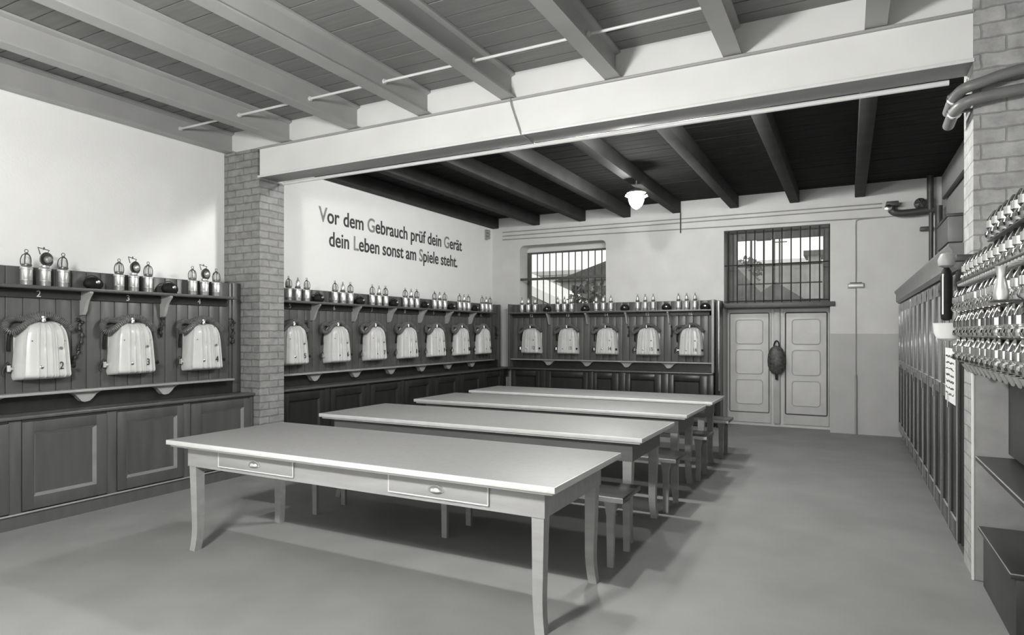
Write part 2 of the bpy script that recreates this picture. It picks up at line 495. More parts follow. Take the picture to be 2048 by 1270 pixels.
# ------------------------------------------------------------------ window over the double door
s = MB()
for k in range(12):
    x = -1.75 + k * .1362
    s.tube([(x, YB + .03, 2.03), (x, YB + .03, 3.22)], .011, 6)
for z in (2.655, 2.06): s.tube([(DW[0], YB + .03, z), (DW[1], YB + .03, z)], .010, 6)
gr = s.build('window_grille', 'bar'); tag(gr, 'iron bar grille in front of the window above the double door', 'grille')
mu = MB().box(-1.46, YW - .01, 2.1, -1.43, YW + .03, 3.1).box(-1.10, YW - .01, 2.1, -1.07, YW + .03, 3.1)
mu.box(-1.66, YW - .01, 2.66, -.36, YW + .03, 2.69).box(-1.66, YW - .01, 2.355, -.36, YW + .03, 2.375)
window_fill(2, DW[0], DW[1], 2.04, DW[3], YW - .02, .13, .15, [(mu, 'glazing_bar')], .11, .06)
o = MB().box(DW[0] - .05, YB - .03, 1.955, DW[1] + .07, YW + .07, 2.03, .006).build('lintel_board', 'frame_dark')
o.name = 'trim_1'; o['kind'] = 'structure'
# ------------------------------------------------------------------ double door
def rrect(x0, x1, z0, z1, r, n=5):
    P = []
    for cx, cz, a0 in ((x1 - r, z1 - r, 0), (x0 + r, z1 - r, PI / 2), (x0 + r, z0 + r, PI), (x1 - r, z0 + r, 1.5 * PI)):
        for k in range(n + 1):
            a = a0 + k * PI / 2 / n; P.append((cx + r * math.cos(a), cz + r * math.sin(a)))
    return P
def ring_tube(mb, poly, y, r):
    pts = [(p, y, q) for p, q in poly]; pts.append(pts[0]); pts.append(pts[1]); mb.tube(pts, r, 6, caps=False)
YD = YB + .30
dr = MB().box(DW[0], YD, 0, DW[1], YD + .10, 1.955)
door = struct('door_1', dr, 'door')
for k, (a, b) in enumerate(((-1.77, -1.15), (-.90, -.29))):
    lf = MB().box(a - .03, YD - .025, .05, b + .03, YD, 1.94, .006).build('leaf', 'door'); lf.parent = door; lf.location -= door.location
    base = door.location + lf.location
    m = MB(); ring_tube(m, rrect(a, b, .22, 1.87, .02), YD - .026, .008 if k == 0 else .011)
    o = m.build('border_moulding', 'frame_dark'); o.parent = lf; o.location -= base
    for z0 in (.36, .86, 1.36):
        P = rrect(a + .10, b - .10, z0, z0 + .40, .05)
        m = MB().prism(P, YD - .030, YD - .024, 'Y'); o = m.build('panel', 'door'); o.parent = lf; o.location -= base
        m = MB(); ring_tube(m, P, YD - .030, .009); q = m.build('panel_moulding', 'door_dark'); q.parent = o; q.location -= (base + o.location)
ml = MB().box(-1.08, YD - .045, .05, -.98, YD - .02, 1.94, .01).build('meeting_strip', 'door_dark'); ml.parent = door; ml.location -= door.location
# mottled oval thing hung on the meeting edge
bg_ = thing('oval_bag', 'dark mottled oval bag hanging over the middle of the grey double door', 'bag', (-1.03, YD - .10, .86))
V = []; 
m = MB(); n = 20
prof = [(.002, -.24), (.06, -.225), (.10, -.18), (.13, -.10), (.135, 0), (.125, .10), (.095, .18), (.05, .225), (.002, .235)]
m.lathe([(r, h) for r, h in prof], (0, 0, 0), 20)
m.v = [(-1.03 + x * 1.0, YD - .11 + y * .45, 1.10 + z) for x, y, z in m.v]
m.build('pouch', mat('mottled_leather', 0.055, .5, var=.7, scale=26), bg_)
MB().tube(spline([(-1.08, YD - .10, 1.28), (-1.06, YD - .08, 1.38), (-1.03, YD - .06, 1.41), (-1.0, YD - .08, 1.38), (-.98, YD - .10, 1.28)], 6), .012, 6).build('handle', 'leather', bg_)
MB().tube([(-1.03, YD - .10, .88), (-1.03, YD - .09, .78)], .022, 8).build('tassel', 'leather', bg_)
# post beside the door
o = MB().box(-1.90, 10.72, 0, -1.83, YB - .002, 2.07, .008).build('side_post', 'cab_black')
tag(o, 'dark upright post at the right end of the back wall rack', 'post')
o = MB().tube([(-1.845, 10.70, .6), (-1.845, 10.70, 2.06)], .017, 10).build('post_reflection', 'chrome')  # rod added for the bright reflection on the rack's side panel
tag(o, 'thin shiny upright rod added as the bright reflection between the back rack and the door', 'pipe')

# ------------------------------------------------------------------ wall racks and panelled cabinets
def wall_rack(label, loc, rz, x0, x1, centers, brks, shelf_end, numbers, sub):
    """front faces local -y, local x to the viewer's right; board front plane at y = 0"""
    r = thing('wall_rack', label, 'rack', loc, rz, world=False)
    b = MB(); x = x0
    while x < x1 - .005:
        w = min(.123, x1 - x); b.box(x + .001, 0, .889, x + w - .001, .02, 2.085, .009); x += w
    b.box(x0, .02, .889, x1, .10, 2.085)
    b.build('backboard', 'board', r)
    e0 = MB().box(x1 - .10, -.02, .889, x1, 0.0, 2.088, .005).build('end_stile', 'board', r)
    MB().box(x0, -.02, 1.83, shelf_end, -.001, 1.90, .003).build('fascia', 'board_dark', r)
    fs = [c for c in r.children if c.name.startswith('fascia')][0]
    for c, t in zip(centers, numbers):
        text_mesh('number', t, .052, 'digit_white', fs, (c - .02, -.021, 1.842), Matrix.Rotation(PI / 2, 3, 'X'))
    MB().box(x0, -.165, 1.90, shelf_end, -.001, 1.928, .006).build('shelf', 'cab', r)
    MB().box(x0, -.13, 1.030, shelf_end, -.001, 1.052, .005).build('ledge', 'edge', r)
    MB().box(x0, -.012, .889, x1, -.001, 1.03).build('lower_board', 'cab_black', r)
    for c in brks:
        P = [(0, 1.90), (-.16, 1.90), (-.16, 1.885), (-.135, 1.862), (-.105, 1.825), (-.085, 1.785), (-.07, 1.735), (-.045, 1.70), (0, 1.695)]
        m = MB(); n = len(P)
        m.prism([(y - .001, z) for y, z in P], c - .014, c + .014, 'X'); m.build('shelf_bracket', 'bracket', r)
        P = [(-.15, 1.03), (-.11, 1.018), (-.08, 1.0), (-.055, .97), (-.035, .945), (-.01, .938), (.03, .945), (.06, .97), (.085, 1.0), (.115, 1.018), (.15, 1.03)]
        m = MB(); m.prism([(c + x_, z) for x_, z in P], -.075, -.013, 'Y')
        m.build('ledge_bracket', 'bracket', r)
    return r


def wide_brackets(r, brks):
    pass


def cabinet(label, loc, rz, x0, x1, depth, doors, m_body, m_door, z_top=.885):
    """front plane at local y = 0, depth to +y"""
    r = thing('panelled_cabinet', label, 'cabinet', loc, rz, world=False)
    b = MB().box(x0, .018, .11, x1, depth, z_top - .03, .004)
    xs_ = [x0] + [q for d_ in doors for q in (d_[0], d_[3])] + [x1]
    for q0, q1 in zip(xs_[0::2], xs_[1::2]): b.box(q0 + .001, -.002, .122, q1 - .001, .018, z_top - .03, .003)
    for d_ in doors: b.box(d_[0] + .002, 0, z_top - .045, d_[3] - .002, .018, z_top - .03)
    b.build('body', m_body, r)
    MB().box(x0, .012, 0, x1, depth, .11).build('plinth', m_body, r)
    MB().box(x0, -.004, .108, x1, .01, .122, .003).build('plinth_bead', 'edge', r)
    for (a, p0, p1, c) in doors:
        d = MB()
        d.box(a, -.012, .135, p0, 0, z_top - .05, .002); d.box(p1, -.012, .135, c, 0, z_top - .05, .002)
        d.box(p0, -.012, .135, p1, 0, .235, .002); d.box(p0, -.012, .745, p1, 0, z_top - .05, .002)
        dd = d.build('door', m_door, r)
        MB().box(p0, .012, .235, p1, .016, .745).build('panel', m_door, dd)
        mo = MB()
        P = [(p0, .235), (p1, .235), (p1, .745), (p0, .745)]
        Q = [(p0 + .022, .257), (p1 - .022, .257), (p1 - .022, .723), (p0 + .022, .723)]
        V = [(u, -.012, v) for u, v in P] + [(u, .012, v) for u, v in Q]
        mo.add(V, [(k_, (k_ + 1) % 4, 4 + (k_ + 1) % 4, 4 + k_) for k_ in range(4)])
        mo.build('moulding', 'moulding' if m_door == 'cab_door' else m_door, dd, smooth=False)
    return r


def worktop(label, x0, y0, x1, y1, z):
    o = MB().box(x0, y0, z - .028, x1, y1, z, .008).build('worktop', 'cab')
    return tag(o, label, 'worktop')


BX = -5.98       # front plane of the left boards
P1 = [2.885, 3.63, 4.37]
P2 = [5.59, 6.34, 7.09, 7.85, 8.61, 9.37, 10.12]
B1 = [2.46, 3.21, 3.95]
B2 = [5.93, 6.685, 7.44, 8.20, 8.96, 9.71]
P3 = [-5.29, -4.545, -3.80, -3.055, -2.32]
B3 = []
wall_rack('grey boarded wall rack with shelf, left wall, numbers 2 to 4', (BX, 0, 0), PI / 2, 1.9, YG - .01, P1, B1, 4.70, ['2', '3', '4'], 0)
wall_rack('grey boarded wall rack with shelf on the left wall beyond the brick column', (BX, 0, 0), PI / 2, YG + .345, 10.86, P2, B2, 10.42, [str(k) for k in range(5, 12)], 0)
YK = 10.90
r3 = wall_rack('grey boarded wall rack with shelf on the back wall under the barred window', (0, YK, 0), 0, -5.74, -1.93, P3, [-4.93, -4.17, -3.43, -2.69], -1.97, [str(k) for k in range(12, 17)], 0)
MB().box(-5.74, -.16, .889, -5.70, .10, 2.09, .004).build('end_panel', 'board', r3)
MB().box(-1.97, -.16, .889, -1.93, .10, 2.09, .004).build('end_panel', 'edge', r3)
MB().box(-5.70, -.158, 1.899, -1.97, -.149, 1.931, .002).build('shelf_edge', 'edge', r3)
CX = -5.76
cabinet('dark panelled floor cabinet under the rack numbered 2 to 4', (CX, 0, 0), PI / 2, 1.9, YG - .01, .47,
        [(1.95, 2.02, 2.48, 2.56), (2.65, 2.73, 3.21, 3.30), (3.39, 3.47, 3.96, 4.03), (4.11, 4.22, 4.73, 4.82)], 'cab', 'cab_door')
worktop('dark worktop ledge along the left cabinet before the brick column', XL + .002, 1.9, CX + .035, YG - .008, .887)
d2 = []
y = 5.27
while y < 10.6:
    d2.append((y, y + .09, y + .58, y + .67)); y += .765
cabinet('blackish panelled floor cabinet along the left wall beyond the brick column', (CX, 0, 0), PI / 2, YG + .345, 10.70, .47, d2, 'cab_black', 'cab_black')
worktop('dark worktop ledge along the left wall cabinet beyond the column', XL + .002, YG + .345, CX + .035, YB - .002, .887)
cabinet('blackish panelled floor cabinet along the back wall', (0, 10.72, 0), 0, -5.66, -1.93, .30,
        [(-5.65, -5.57, -5.14, -5.06), (-4.94, -4.83, -4.2, -4.11), (-4.01, -3.94, -3.66, -3.54), (-3.42, -3.33, -2.9, -2.79), (-2.67, -2.58, -2.15, -2.03)], 'cab_black', 'cab_black')
worktop('dark worktop ledge along the back wall cabinet', -5.72, 10.685, -1.93, YB - .002, .8875)

# ------------------------------------------------------------------ breathing apparatus
def make_pack():
    r = thing('breathing_apparatus', 'x', 'breathing apparatus', (0, 0, 0), 0, 'rescue breathing apparatus on the wall racks', world=False)
    Hh = .485; n = 150; mrows = 34
    beads = [-.84, -.40, -.14, .10, .20, .30, .60, .84]
    V = []; F = []
    for j in range(mrows + 1):
        t = j / mrows
        z = Hh * (1 - math.cos(PI * min(1, t * 1.0))) / 2
        W = .212 - .036 * (z / Hh)
        if z < .05: W *= 0.90 + .10 * math.sqrt(max(0, 1 - ((.05 - z) / .05) ** 2))
        if z > .27: W *= max(0.0, 1 - ((z - .27) / (Hh - .27)) ** 2.7) ** (1 / 2.0) * .55 + .45
        D = .155 - .03 * (z / Hh)
        e0 = min(1, z / .035); e1 = min(1, (Hh - z) / .11)
        D *= math.sqrt(max(0, 1 - (1 - e0) ** 2)) * max(0, 1 - (1 - e1) ** 2.4) ** .5
        for i in range(n + 1):
            s_ = -1 + 2 * i / n
            d = D * (max(0, 1 - abs(s_) ** 4.0)) ** (1 / 2.4)
            if .03 < t < .93:
                for k, b in enumerate(beads):
                    gap = (k in (2, 6)) and .50 < z / Hh < .62
                    if not gap: d += .013 * math.exp(-((s_ - b) / .026) ** 2) * min(1, D / .05)
            V.append((s_ * W, -d - .004, z))
    for j in range(mrows):
        for i in range(n):
            a = j * (n + 1) + i
            F.append((a, a + 1, a + n + 2, a + n + 1))
    m = MB(); m.add(V, F); m.build('shell', 'shell', r, angle=60)
    MB().box(-.195, -.006, .0, .195, 0, .40, .003).build('back_plate', 'shell', r)
    # ribbed breathing hose looped over the top
    P = spline([(-.03, -.06, .515), (-.11, -.075, .475), (-.19, -.085, .42), (-.245, -.075, .395), (-.27, -.05, .43), (-.25, -.04, .48), (-.20, -.04, .505), (-.13, -.04, .50), (-.05, -.05, .53),
                (.04, -.06, .535), (.11, -.065, .505), (.17, -.07, .46), (.215, -.07, .415)], 16)
    m = MB(); m.tube(P, .02, 8, radii=[(.027, .027, .015)[i % 3] for i in range(len(P))]); m.build('breathing_hose', 'hose', r)
    m = MB().lathe([(.018, 0), (.02, .01), (.016, .03), (.022, .034), (.022, .05), (.012, .055)], (-.015, -.085, .475), 12); m.build('hose_connector', 'metal', r)
    MB().lathe([(.014, 0), (.016, .012), (.01, .02)], (.12, -.07, .445), 10, 'Y').build('inlet_fitting', 'metal', r)
    MB().lathe([(.016, 0), (.016, .006), (.011, .010)], (-.06, -.150, .105), 12, 'Y').build('stud', 'metal', r)
    MB().lathe([(.016, 0), (.018, .010), (.010, .016)], (.198, -.115, .105), 12, 'Y').build('knob', 'black', r)
    MB().lathe([(.012, 0), (.012, .006)], (.085, -.150, .26), 10, 'Y').build('vent', 'hose', r)
    m = MB()
    for x in (-.12, -.06, .05, .12):
        for z in (.37, .345, .32): m.lathe([(.006, 0), (.006, .004)], (x, -.131 + (z - .32) * .5, z), 6, 'Y')
    m.build('vent_holes', 'hose', r)
    m = MB().tube([(-.20, -.03, .10), (-.245, -.035, .095)], .014, 8).tube([(-.245, -.035, .075), (-.245, -.035, .125)], .018, 8)
    m.build('valve', 'metal', r)
    MB().tube(spline([(-.24, -.03, .15), (-.265, -.035, .12), (-.28, -.03, .08), (-.275, -.03, .04)], 4), .008, 6).build('strap', 'leather', r)
    MB().tube(spline([(-.215, -.03, .42), (-.235, -.03, .36), (-.24, -.025, .28), (-.235, -.02, .24)], 4), .013, 6).build('hose_end', 'black', r)
    return r


pack = make_pack()
def put_pack(loc, rz, num, label, first=[True]):
    if first[0]:
        first[0] = False; r = pack; r.location = loc; r.rotation_euler = (0, 0, rz); r['label'] = label
    else:
        r = copy_tree(pack, loc, rz, label, skip=('number',))
    text_mesh('number', num, .062, 'digit_dark', r, (.085, -.163, .085), Matrix.Rotation(PI / 2, 3, 'X'), sx=.75)
    return r
# the copies below are made before the numeral of the first is added, so each gets its own
for k, yv in enumerate(P1):
    put_pack((BX - .0, yv, 1.155), PI / 2, str(k + 2), 'silvery ribbed breathing apparatus marked %d with ribbed hose, on the left wall' % (k + 2))
for k, yv in enumerate(P2):
    put_pack((BX, yv, 1.15), PI / 2, str(k + 5), 'silvery ribbed breathing apparatus on the left wall, %s beyond the brick column' % ORD[k])
for k, xv in enumerate(P3):
    put_pack((xv, YK, 1.15), 0, str(k + 12), 'silvery ribbed breathing apparatus on the back wall, %s from the left' % ORD[k])

# ------------------------------------------------------------------ safety lamps
POT = [(.002, 0), (.040, 0), (.042, .004), (.042, .038), (.0435, .040), (.0435, .044), (.042, .046), (.042, .128), (.046, .131), (.046, .141), (.038, .150), (.030, .156), (.002, .156)]
def cage_lamp(kind):
    r = thing('safety_lamp', 'x', 'lamp', (0, 0, 0), 0, 'safety lamps on the shelves', world=False)
    MB().lathe(POT, n=24).build('fuel_pot', 'tin', r)
    if kind == 'cage':
        MB().lathe([(.034, .156), (.037, .158), (.037, .170), (.030, .174), (.002, .174)], n=20).build('collar', 'gauze', r)
        MB().lathe([(.024, .174), (.027, .190), (.026, .212), (.018, .232), (.002, .236)], n=16).build('glass', 'lampglass', r)
        m = MB()
        for k in range(5):
            a = 2 * PI * k / 5 + .3
            m.tube(spline([(.036 * math.cos(a), .036 * math.sin(a), .165), (.038 * math.cos(a), .038 * math.sin(a), .205), (.026 * math.cos(a), .026 * math.sin(a), .243), (.004 * math.cos(a), .004 * math.sin(a), .255)], 3), .0040, 5)
        m.build('guard_wires', 'gauze', r)
        MB().lathe([(.014, .25), (.016, .256), (.010, .264), (.002, .266)], n=12).build('cap', 'gauze', r)
        m = MB(); m.tube([(.013 * math.cos(a), 0, .278 + .013 * math.sin(a)) for a in [k * PI / 6 - PI / 2 for k in range(12)]], .003, 5)
        m.build('hook', 'gauze', r)
    elif kind == 'bonnet':
        MB().lathe([(.030, .156), (.033, .160), (.033, .172), (.026, .178), (.002, .178)], n=20).build('collar', 'gauze', r)
        MB().lathe([(.026, .178), (.028, .186), (.027, .215), (.021, .240), (.010, .262), (.002, .268)], n=20).build('bonnet', 'tin', r)
        MB().tube([(.010 * math.cos(a), 0, .274 + .010 * math.sin(a)) for a in [k * PI / 6 - PI / 2 for k in range(12)]], .003, 5).build('hook', 'gauze', r)
    else:
        MB().lathe([(.030, .156), (.034, .160), (.034, .170), (.014, .178), (.002, .178)], n=20).build('collar', 'tin', r)
        d = MB().lathe([(.018, 0), (.050, .014), (.060, .034), (.057, .036), (.044, .022), (.014, .012), (.002, .012)], (0, .012, .222), 22, 'Y')
        d.build('reflector', 'gauze', r)
        MB().lathe([(.030, 0), (.032, .014), (.022, .030), (.002, .036)], (.010, -.010, .222), 16, 'Y').build('lens', 'tin', r)
        MB().tube([(0, .012, .175), (0, .012, .20)], .012, 8).build('neck', 'tin', r)
        m = MB().tube([(-.03, .012, .262), (-.05, .012, .318), (.05, .012, .304), (.02, .012, .262)], .0045, 5).tube([(0, .012, .305), (.004, .012, .325)], .006, 6)
        m.build('handle', 'gauze', r)
    return r
LAMP = {}
def put_lamp(kind, loc, rz, label):
    if kind not in LAMP:
        r = cage_lamp(kind); LAMP[kind] = r; r.location = loc; r.rotation_euler = (0, 0, rz); r['label'] = label; return r
    return copy_tree(LAMP[kind], loc, rz, label)
POS = ['left', 'middle', 'right']
for k, c in enumerate((2.885, 3.63, 4.37)):
    for i, d in enumerate((-.135, 0, .14)):
        put_lamp('cage' if i != 1 else 'spot', (BX + .075, c + d, 1.928), PI / 2 + random.uniform(-.2, .2) + (.30 if i == 1 else 0),
                 '%s lamp of the three on the left-wall shelf above number %d%s' % (POS[i], k + 2, ', with round reflector' if i == 1 else ''))
for k, c in enumerate((5.64, 6.42, 7.155, 7.91, 8.68, 9.43, 10.20)):
    for i, d in enumerate((-.145, 0, .145)):
        put_lamp('cage' if i != 1 else 'bonnet', (BX + .075, c + d, 1.928), PI / 2 + random.uniform(-.3, .3),
                 '%s lamp in the %s trio beyond the column on the left-wall shelf' % (POS[i], ORD[k]))
for k, c in enumerate((-5.345, -4.605, -3.855, -3.095, -2.39)):
    for i, d in enumerate((-.135, 0, .14)):
        put_lamp('bonnet', (c + d, YK - .075, 1.928), random.uniform(-.3, .3), '%s lamp in the %s trio from the left on the back-wall shelf' % (POS[i], ORD[k]))

# black breathing masks between the lamps
def make_mask():
    r = thing('breathing_mask', 'x', 'mask', (0, 0, 0), 0, 'black masks on the shelves', world=False)
    m = MB().lathe([(.002, 0), (.05, .004), (.075, .025), (.08, .05), (.068, .078), (.045, .097), (.02, .105), (.002, .106)], n=20)
    m.v = [(x * 1.05, y * .62, z) for x, y, z in m.v]; m.build('face_piece', 'black', r)
    MB().lathe([(.018, 0), (.020, .008), (.012, .016), (.002, .017)], (.012, -.046, .060), 12, 'Y').build('valve', 'metal', r)
    m = MB().tube(spline([(-.075, .0, .05), (-.05, .015, .10), (0, .02, .122), (.05, .015, .10), (.075, 0, .05)], 5), .006, 6); m.build('head_strap', 'leather', r)
    return r
MASK = []
def put_mask(loc, rz, label):
    if not MASK:
        r = make_mask(); MASK.append(r); r.location = loc; r.rotation_euler = (0, 0, rz); r['label'] = label
    else: copy_tree(MASK[0], loc, rz, label)
for k, yv in enumerate((3.27, 3.99)):
    put_mask((BX + .075, yv, 1.928), PI / 2, 'black rubber mask on the left-wall shelf between lamp trios %d and %d' % (k + 2, k + 3))
for k, yv in enumerate((5.99, 6.76, 7.50, 8.27, 9.03, 9.80)):
    put_mask((BX + .075, yv, 1.928), PI / 2, 'black rubber mask after the %s lamp trio beyond the column, left wall' % ORD[k])
for k, xv in enumerate((-4.95, -4.20, -3.46, -2.73, -2.09)):
    put_mask((xv, YK - .075, 1.928), 0, 'black rubber mask right of the %s lamp trio on the back-wall shelf' % ORD[k])

# dark carrying straps on the boards
def strap(loc, rz, label, pts):
    r = thing('carrying_strap', label, 'strap', loc, rz, 'dark straps on the boards', world=False)
    MB().tube(spline(pts, 5), .013, 6, radii=[.013 + .006 * math.sin(i * 1.7) for i in range((len(pts) - 1) * 5 + 1)]).build('webbing', 'leather', r)
    MB().tube([(pts[0][0], 0, pts[0][2] + .01), (pts[0][0], -.03, pts[0][2] + .015), (pts[0][0], -.03, pts[0][2] + .03)], .005, 6).build('hook', 'pipe_dark', r)
    return r
strap((BX, 3.18, 1.27), PI / 2, 'dark twisted strap on the board between apparatus 2 and 3',
      [(-.01, -.02, .39), (.03, -.022, .36), (.0, -.022, .33), (.025, -.022, .26), (.015, -.022, .18), (-.01, -.022, .14), (.0, -.022, .11), (-.035, -.022, .05), (-.055, -.022, 0)])
strap((BX, 3.93, 1.45), PI / 2, 'short dark strap on the board between apparatus 3 and 4', [(.02, -.02, .24), (.015, -.022, .17), (.0, -.022, .11), (.005, -.022, .05)])
strap((BX, 4.73, 1.43), PI / 2, 'knotted dark strap near the board end left of the brick column',
      [(.0, -.04, .25), (.03, -.042, .22), (0, -.042, .18), (.02, -.042, .12), (0, -.042, .06), (.025, -.042, .02), (-.01, -.042, .0)])
strap((BX, 5.84, 1.44), PI / 2, 'dark strap on the board just right of the brick column', [(.0, -.02, .24), (.02, -.022, .17), (.0, -.022, .09), (.01, -.022, .0)])
strap((BX, 10.62, 1.40), PI / 2, 'small dark strap at the far end of the left-wall board', [(.0, -.04, .26), (.04, -.042, .2), (.0, -.042, .13), (.06, -.042, .10), (.0, -.042, .03)])
strap((-3.42, YK, 1.42), 0, 'faint dark strap on the back board between third and fourth apparatus', [(.0, -.02, .24), (.02, -.022, .15), (.0, -.022, .05)])
strap((-2.66, YK, 1.42), 0, 'faint dark strap on the back board between fourth and fifth apparatus', [(.0, -.02, .24), (.02, -.022, .15), (.0, -.022, .05)])

# ------------------------------------------------------------------ wall motto
t = thing('wall_motto', 'dark painted German motto in two lines on the white left wall', 'lettering', (XL, 0, 0), PI / 2, world=False)
RX = Matrix.Rotation(PI / 2, 3, 'X')
for txt, y0, y1, z in (('Vor dem Gebrauch prüf dein Gerät', 6.33, 9.87, 3.035), ('dein Leben sonst am Spiele steht.', 6.51, 9.72, 2.725)):
    full = text_width(txt, .20); k = (y1 - y0) / full; words = txt.split(' '); x = 0
    for i, w in enumerate(words):
        text_mesh('word', w, .20, 'letter', t, (y0 + k * (text_width(' '.join(words[:i] + [w]), .20) - text_width(w, .20)), -.003, z), RX, 'LEFT', mats=('letter', 'initial'), sx=k, bold=.004)

# ------------------------------------------------------------------ tables
def make_table(label, loc, L, W, drawers, m_top='table_top', m_apron='table_wood'):
    """local origin: front-left corner of the top on the floor; front faces -y"""
    t = thing('long_table', label, 'table', loc, 0, 'long tables', world=False)
    MB().box(0.004, .004, .762, L - .004, W - .004, .7915, .004).build('tabletop', m_top, t)
    e = MB()
    for a in ((0, 0, L, .016), (0, W - .016, L, W), (0, .016, .016, W - .016), (L - .016, .016, L, W - .016)): e.box(a[0], a[1], .758, a[2], a[3], .790, .004)
    e.box(.02, .02, .742, L - .02, W - .02, .760, .006)
    e.build('top_edge', 'table_edge', t)
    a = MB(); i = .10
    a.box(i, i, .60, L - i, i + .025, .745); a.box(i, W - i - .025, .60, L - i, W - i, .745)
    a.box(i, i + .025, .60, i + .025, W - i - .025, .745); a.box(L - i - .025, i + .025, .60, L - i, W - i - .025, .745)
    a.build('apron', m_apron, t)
    def leg(x, y, sx, sy):
        # tapered leg with an outward-curved foot
        m = MB(); V = []; F = []; n = 14
        for k in range(n + 1):
            z = .745 * (1 - k / n)
            q = 1 - z / .745
            hw = .037 - .010 * min(1, q * 1.15)
            f = max(0, (q - .72) / .28) ** 2 * .020
            off = -(.012 * q) + f
            for dx, dy in ((-1, -1), (1, -1), (1, 1), (-1, 1)):
                V.append((x + sx * off + dx * hw, y + sy * off * .6 + dy * hw, z))
        for k in range(n):
            for j in range(4): F.append((k * 4 + j, k * 4 + (j + 1) % 4, k * 4 + 4 + (j + 1) % 4, k * 4 + 4 + j))
        F += [(0, 1, 2, 3), (n * 4 + 3, n * 4 + 2, n * 4 + 1, n * 4)]
        m.add(V, F); m.build('leg', 'table_wood', t, angle=30)
    for sx in (-1, 1):
        for sy in (-1, 1):
            leg(i + .040 if sx < 0 else L - i - .040, i + .040 if sy < 0 else W - i - .040, sx, sy)
    for (x0, x1) in drawers:
        d = MB().box(x0, i - .010, .628, x1, i, .728, .002).build('drawer', 'table_wood', t)
        m = MB()
        P = [(x0, .628), (x1, .628), (x1, .728), (x0, .728)]
        for (u, v), (u2, v2) in zip(P, P[1:] + P[:1]): m.tube([(u, i - .009, v), (u2, i - .009, v2)], .0045, 6)
        m.build('drawer_bead', 'table_edge', d)
        xc = (x0 + x1) / 2; m = MB(); V = []; F = []
        na, nb = 12, 6
        for p in range(na + 1):
            aa = PI * p / na
            for q in range(nb + 1):
                bb = (PI / 2) * q / nb
                V.append((xc - .045 * math.cos(aa), i - .010 - .026 * math.sin(aa) * math.cos(bb) ** .6, .668 + .028 * math.sin(aa) * math.sin(bb)))
        for p in range(na):
            for q in range(nb): F.append((p * (nb + 1) + q, p * (nb + 1) + q + 1, (p + 1) * (nb + 1) + q + 1, (p + 1) * (nb + 1) + q))
        m.add(V, F)
        m.tube([(xc - .052 * math.cos(a_), i - .012, .670 + .03 * math.sin(a_)) for a_ in [PI * k / 12 for k in range(13)]], .004, 5)
        m.tube([(xc - .052, i - .012, .668), (xc + .052, i - .012, .668)], .004, 5)
        m.build('cup_pull', 'pull', d)
    return t
TS = [(-4.235, 2.83, 2.98, 1.03), (-4.37, 4.43, 3.08, .97), (-4.37, 5.90, 3.07, .88), (-4.40, 7.14, 3.10, .80)]
TL = ['nearest long pale table with two drawers in its front', 'long table directly behind the nearest table', 'third long table from the front, before the last one', 'farthest long table, nearest the back wall']
for k, (x, y, L, W) in enumerate(TS):
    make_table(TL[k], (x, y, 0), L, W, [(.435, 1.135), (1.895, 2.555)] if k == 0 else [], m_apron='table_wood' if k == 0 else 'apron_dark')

# ------------------------------------------------------------------ long benches between the tables
def make_bench(label, loc, L, W):
    t = thing('long_bench', label, 'bench', loc, 0, 'long benches between the tables', world=False)
    MB().box(0, 0, .432, L, W, .468, .006).build('seat', 'stool_top', t)
    MB().box(0.001, -.004, .434, L + .004, .004, .466, .003).build('seat_edge', 'table_edge', t)
    for x in (.08, L / 2, L - .09):
        for y in (.035, W - .035):
            m = MB(); V = []; F = []
            for z, w_ in ((.432, .040), (.40, .034), (.34, .026), (0, .022)):
                for dx, dy in ((-1, -.6), (1, -.6), (1, .6), (-1, .6)): V.append((x + dx * w_, y + dy * w_, z))
            for k in range(3):
                for j in range(4): F.append((k * 4 + j, k * 4 + (j + 1) % 4, k * 4 + 4 + (j + 1) % 4, k * 4 + 4 + j))
            F += [(0, 1, 2, 3), (15, 14, 13, 12)]
            m.add(V, F).build('leg', 'table_wood', t, angle=30)
        MB().box(x - .012, .05, .36, x + .012, W - .05, .43).build('rail', 'stool_top', t)
    return t
BL = ['dark-seated long bench between the nearest and the second table', 'dark-seated long bench between the second and third table', 'dark-seated long bench between the third and the last table', 'dark-seated long bench behind the last table']
for k, y in enumerate((3.985, 5.425, 6.76, 8.11)):
    make_bench(BL[k], (-4.08, y, 0), 2.79, .415)

# ------------------------------------------------------------------ pendant lamp
pl = thing('ceiling_lamp', 'white opal glass lamp hanging under a dark beam beyond the girder', 'lamp', (-2.53, 8.42, 3.21))
c = (-2.53, 8.42)
MB().tube([(c[0], c[1], 3.47), (c[0], c[1], 3.60)], .012, 8).build('stem', 'pipe_dark', pl)
MB().lathe([(.02, 3.50), (.05, 3.49), (.125, 3.445), (.13, 3.432), (.002, 3.432)], (c[0], c[1], 0), 20).build('shade_cap', 'pipe_dark', pl)
MB().lathe([(.095, 3.43), (.103, 3.41), (.103, 3.335), (.085, 3.28), (.045, 3.235), (.002, 3.213)], (c[0], c[1], 0), 24).build('globe', 'globe', pl)
m = MB()
for s_ in (-1, 1): m.tube([(c[0] + s_ * .095 * .88, c[1] + s_ * .095 * .47, 3.375), (c[0] + s_ * .15 * .88, c[1] + s_ * .15 * .47, 3.40)], .017, 8)
m.build('arm', 'white_paint', pl)

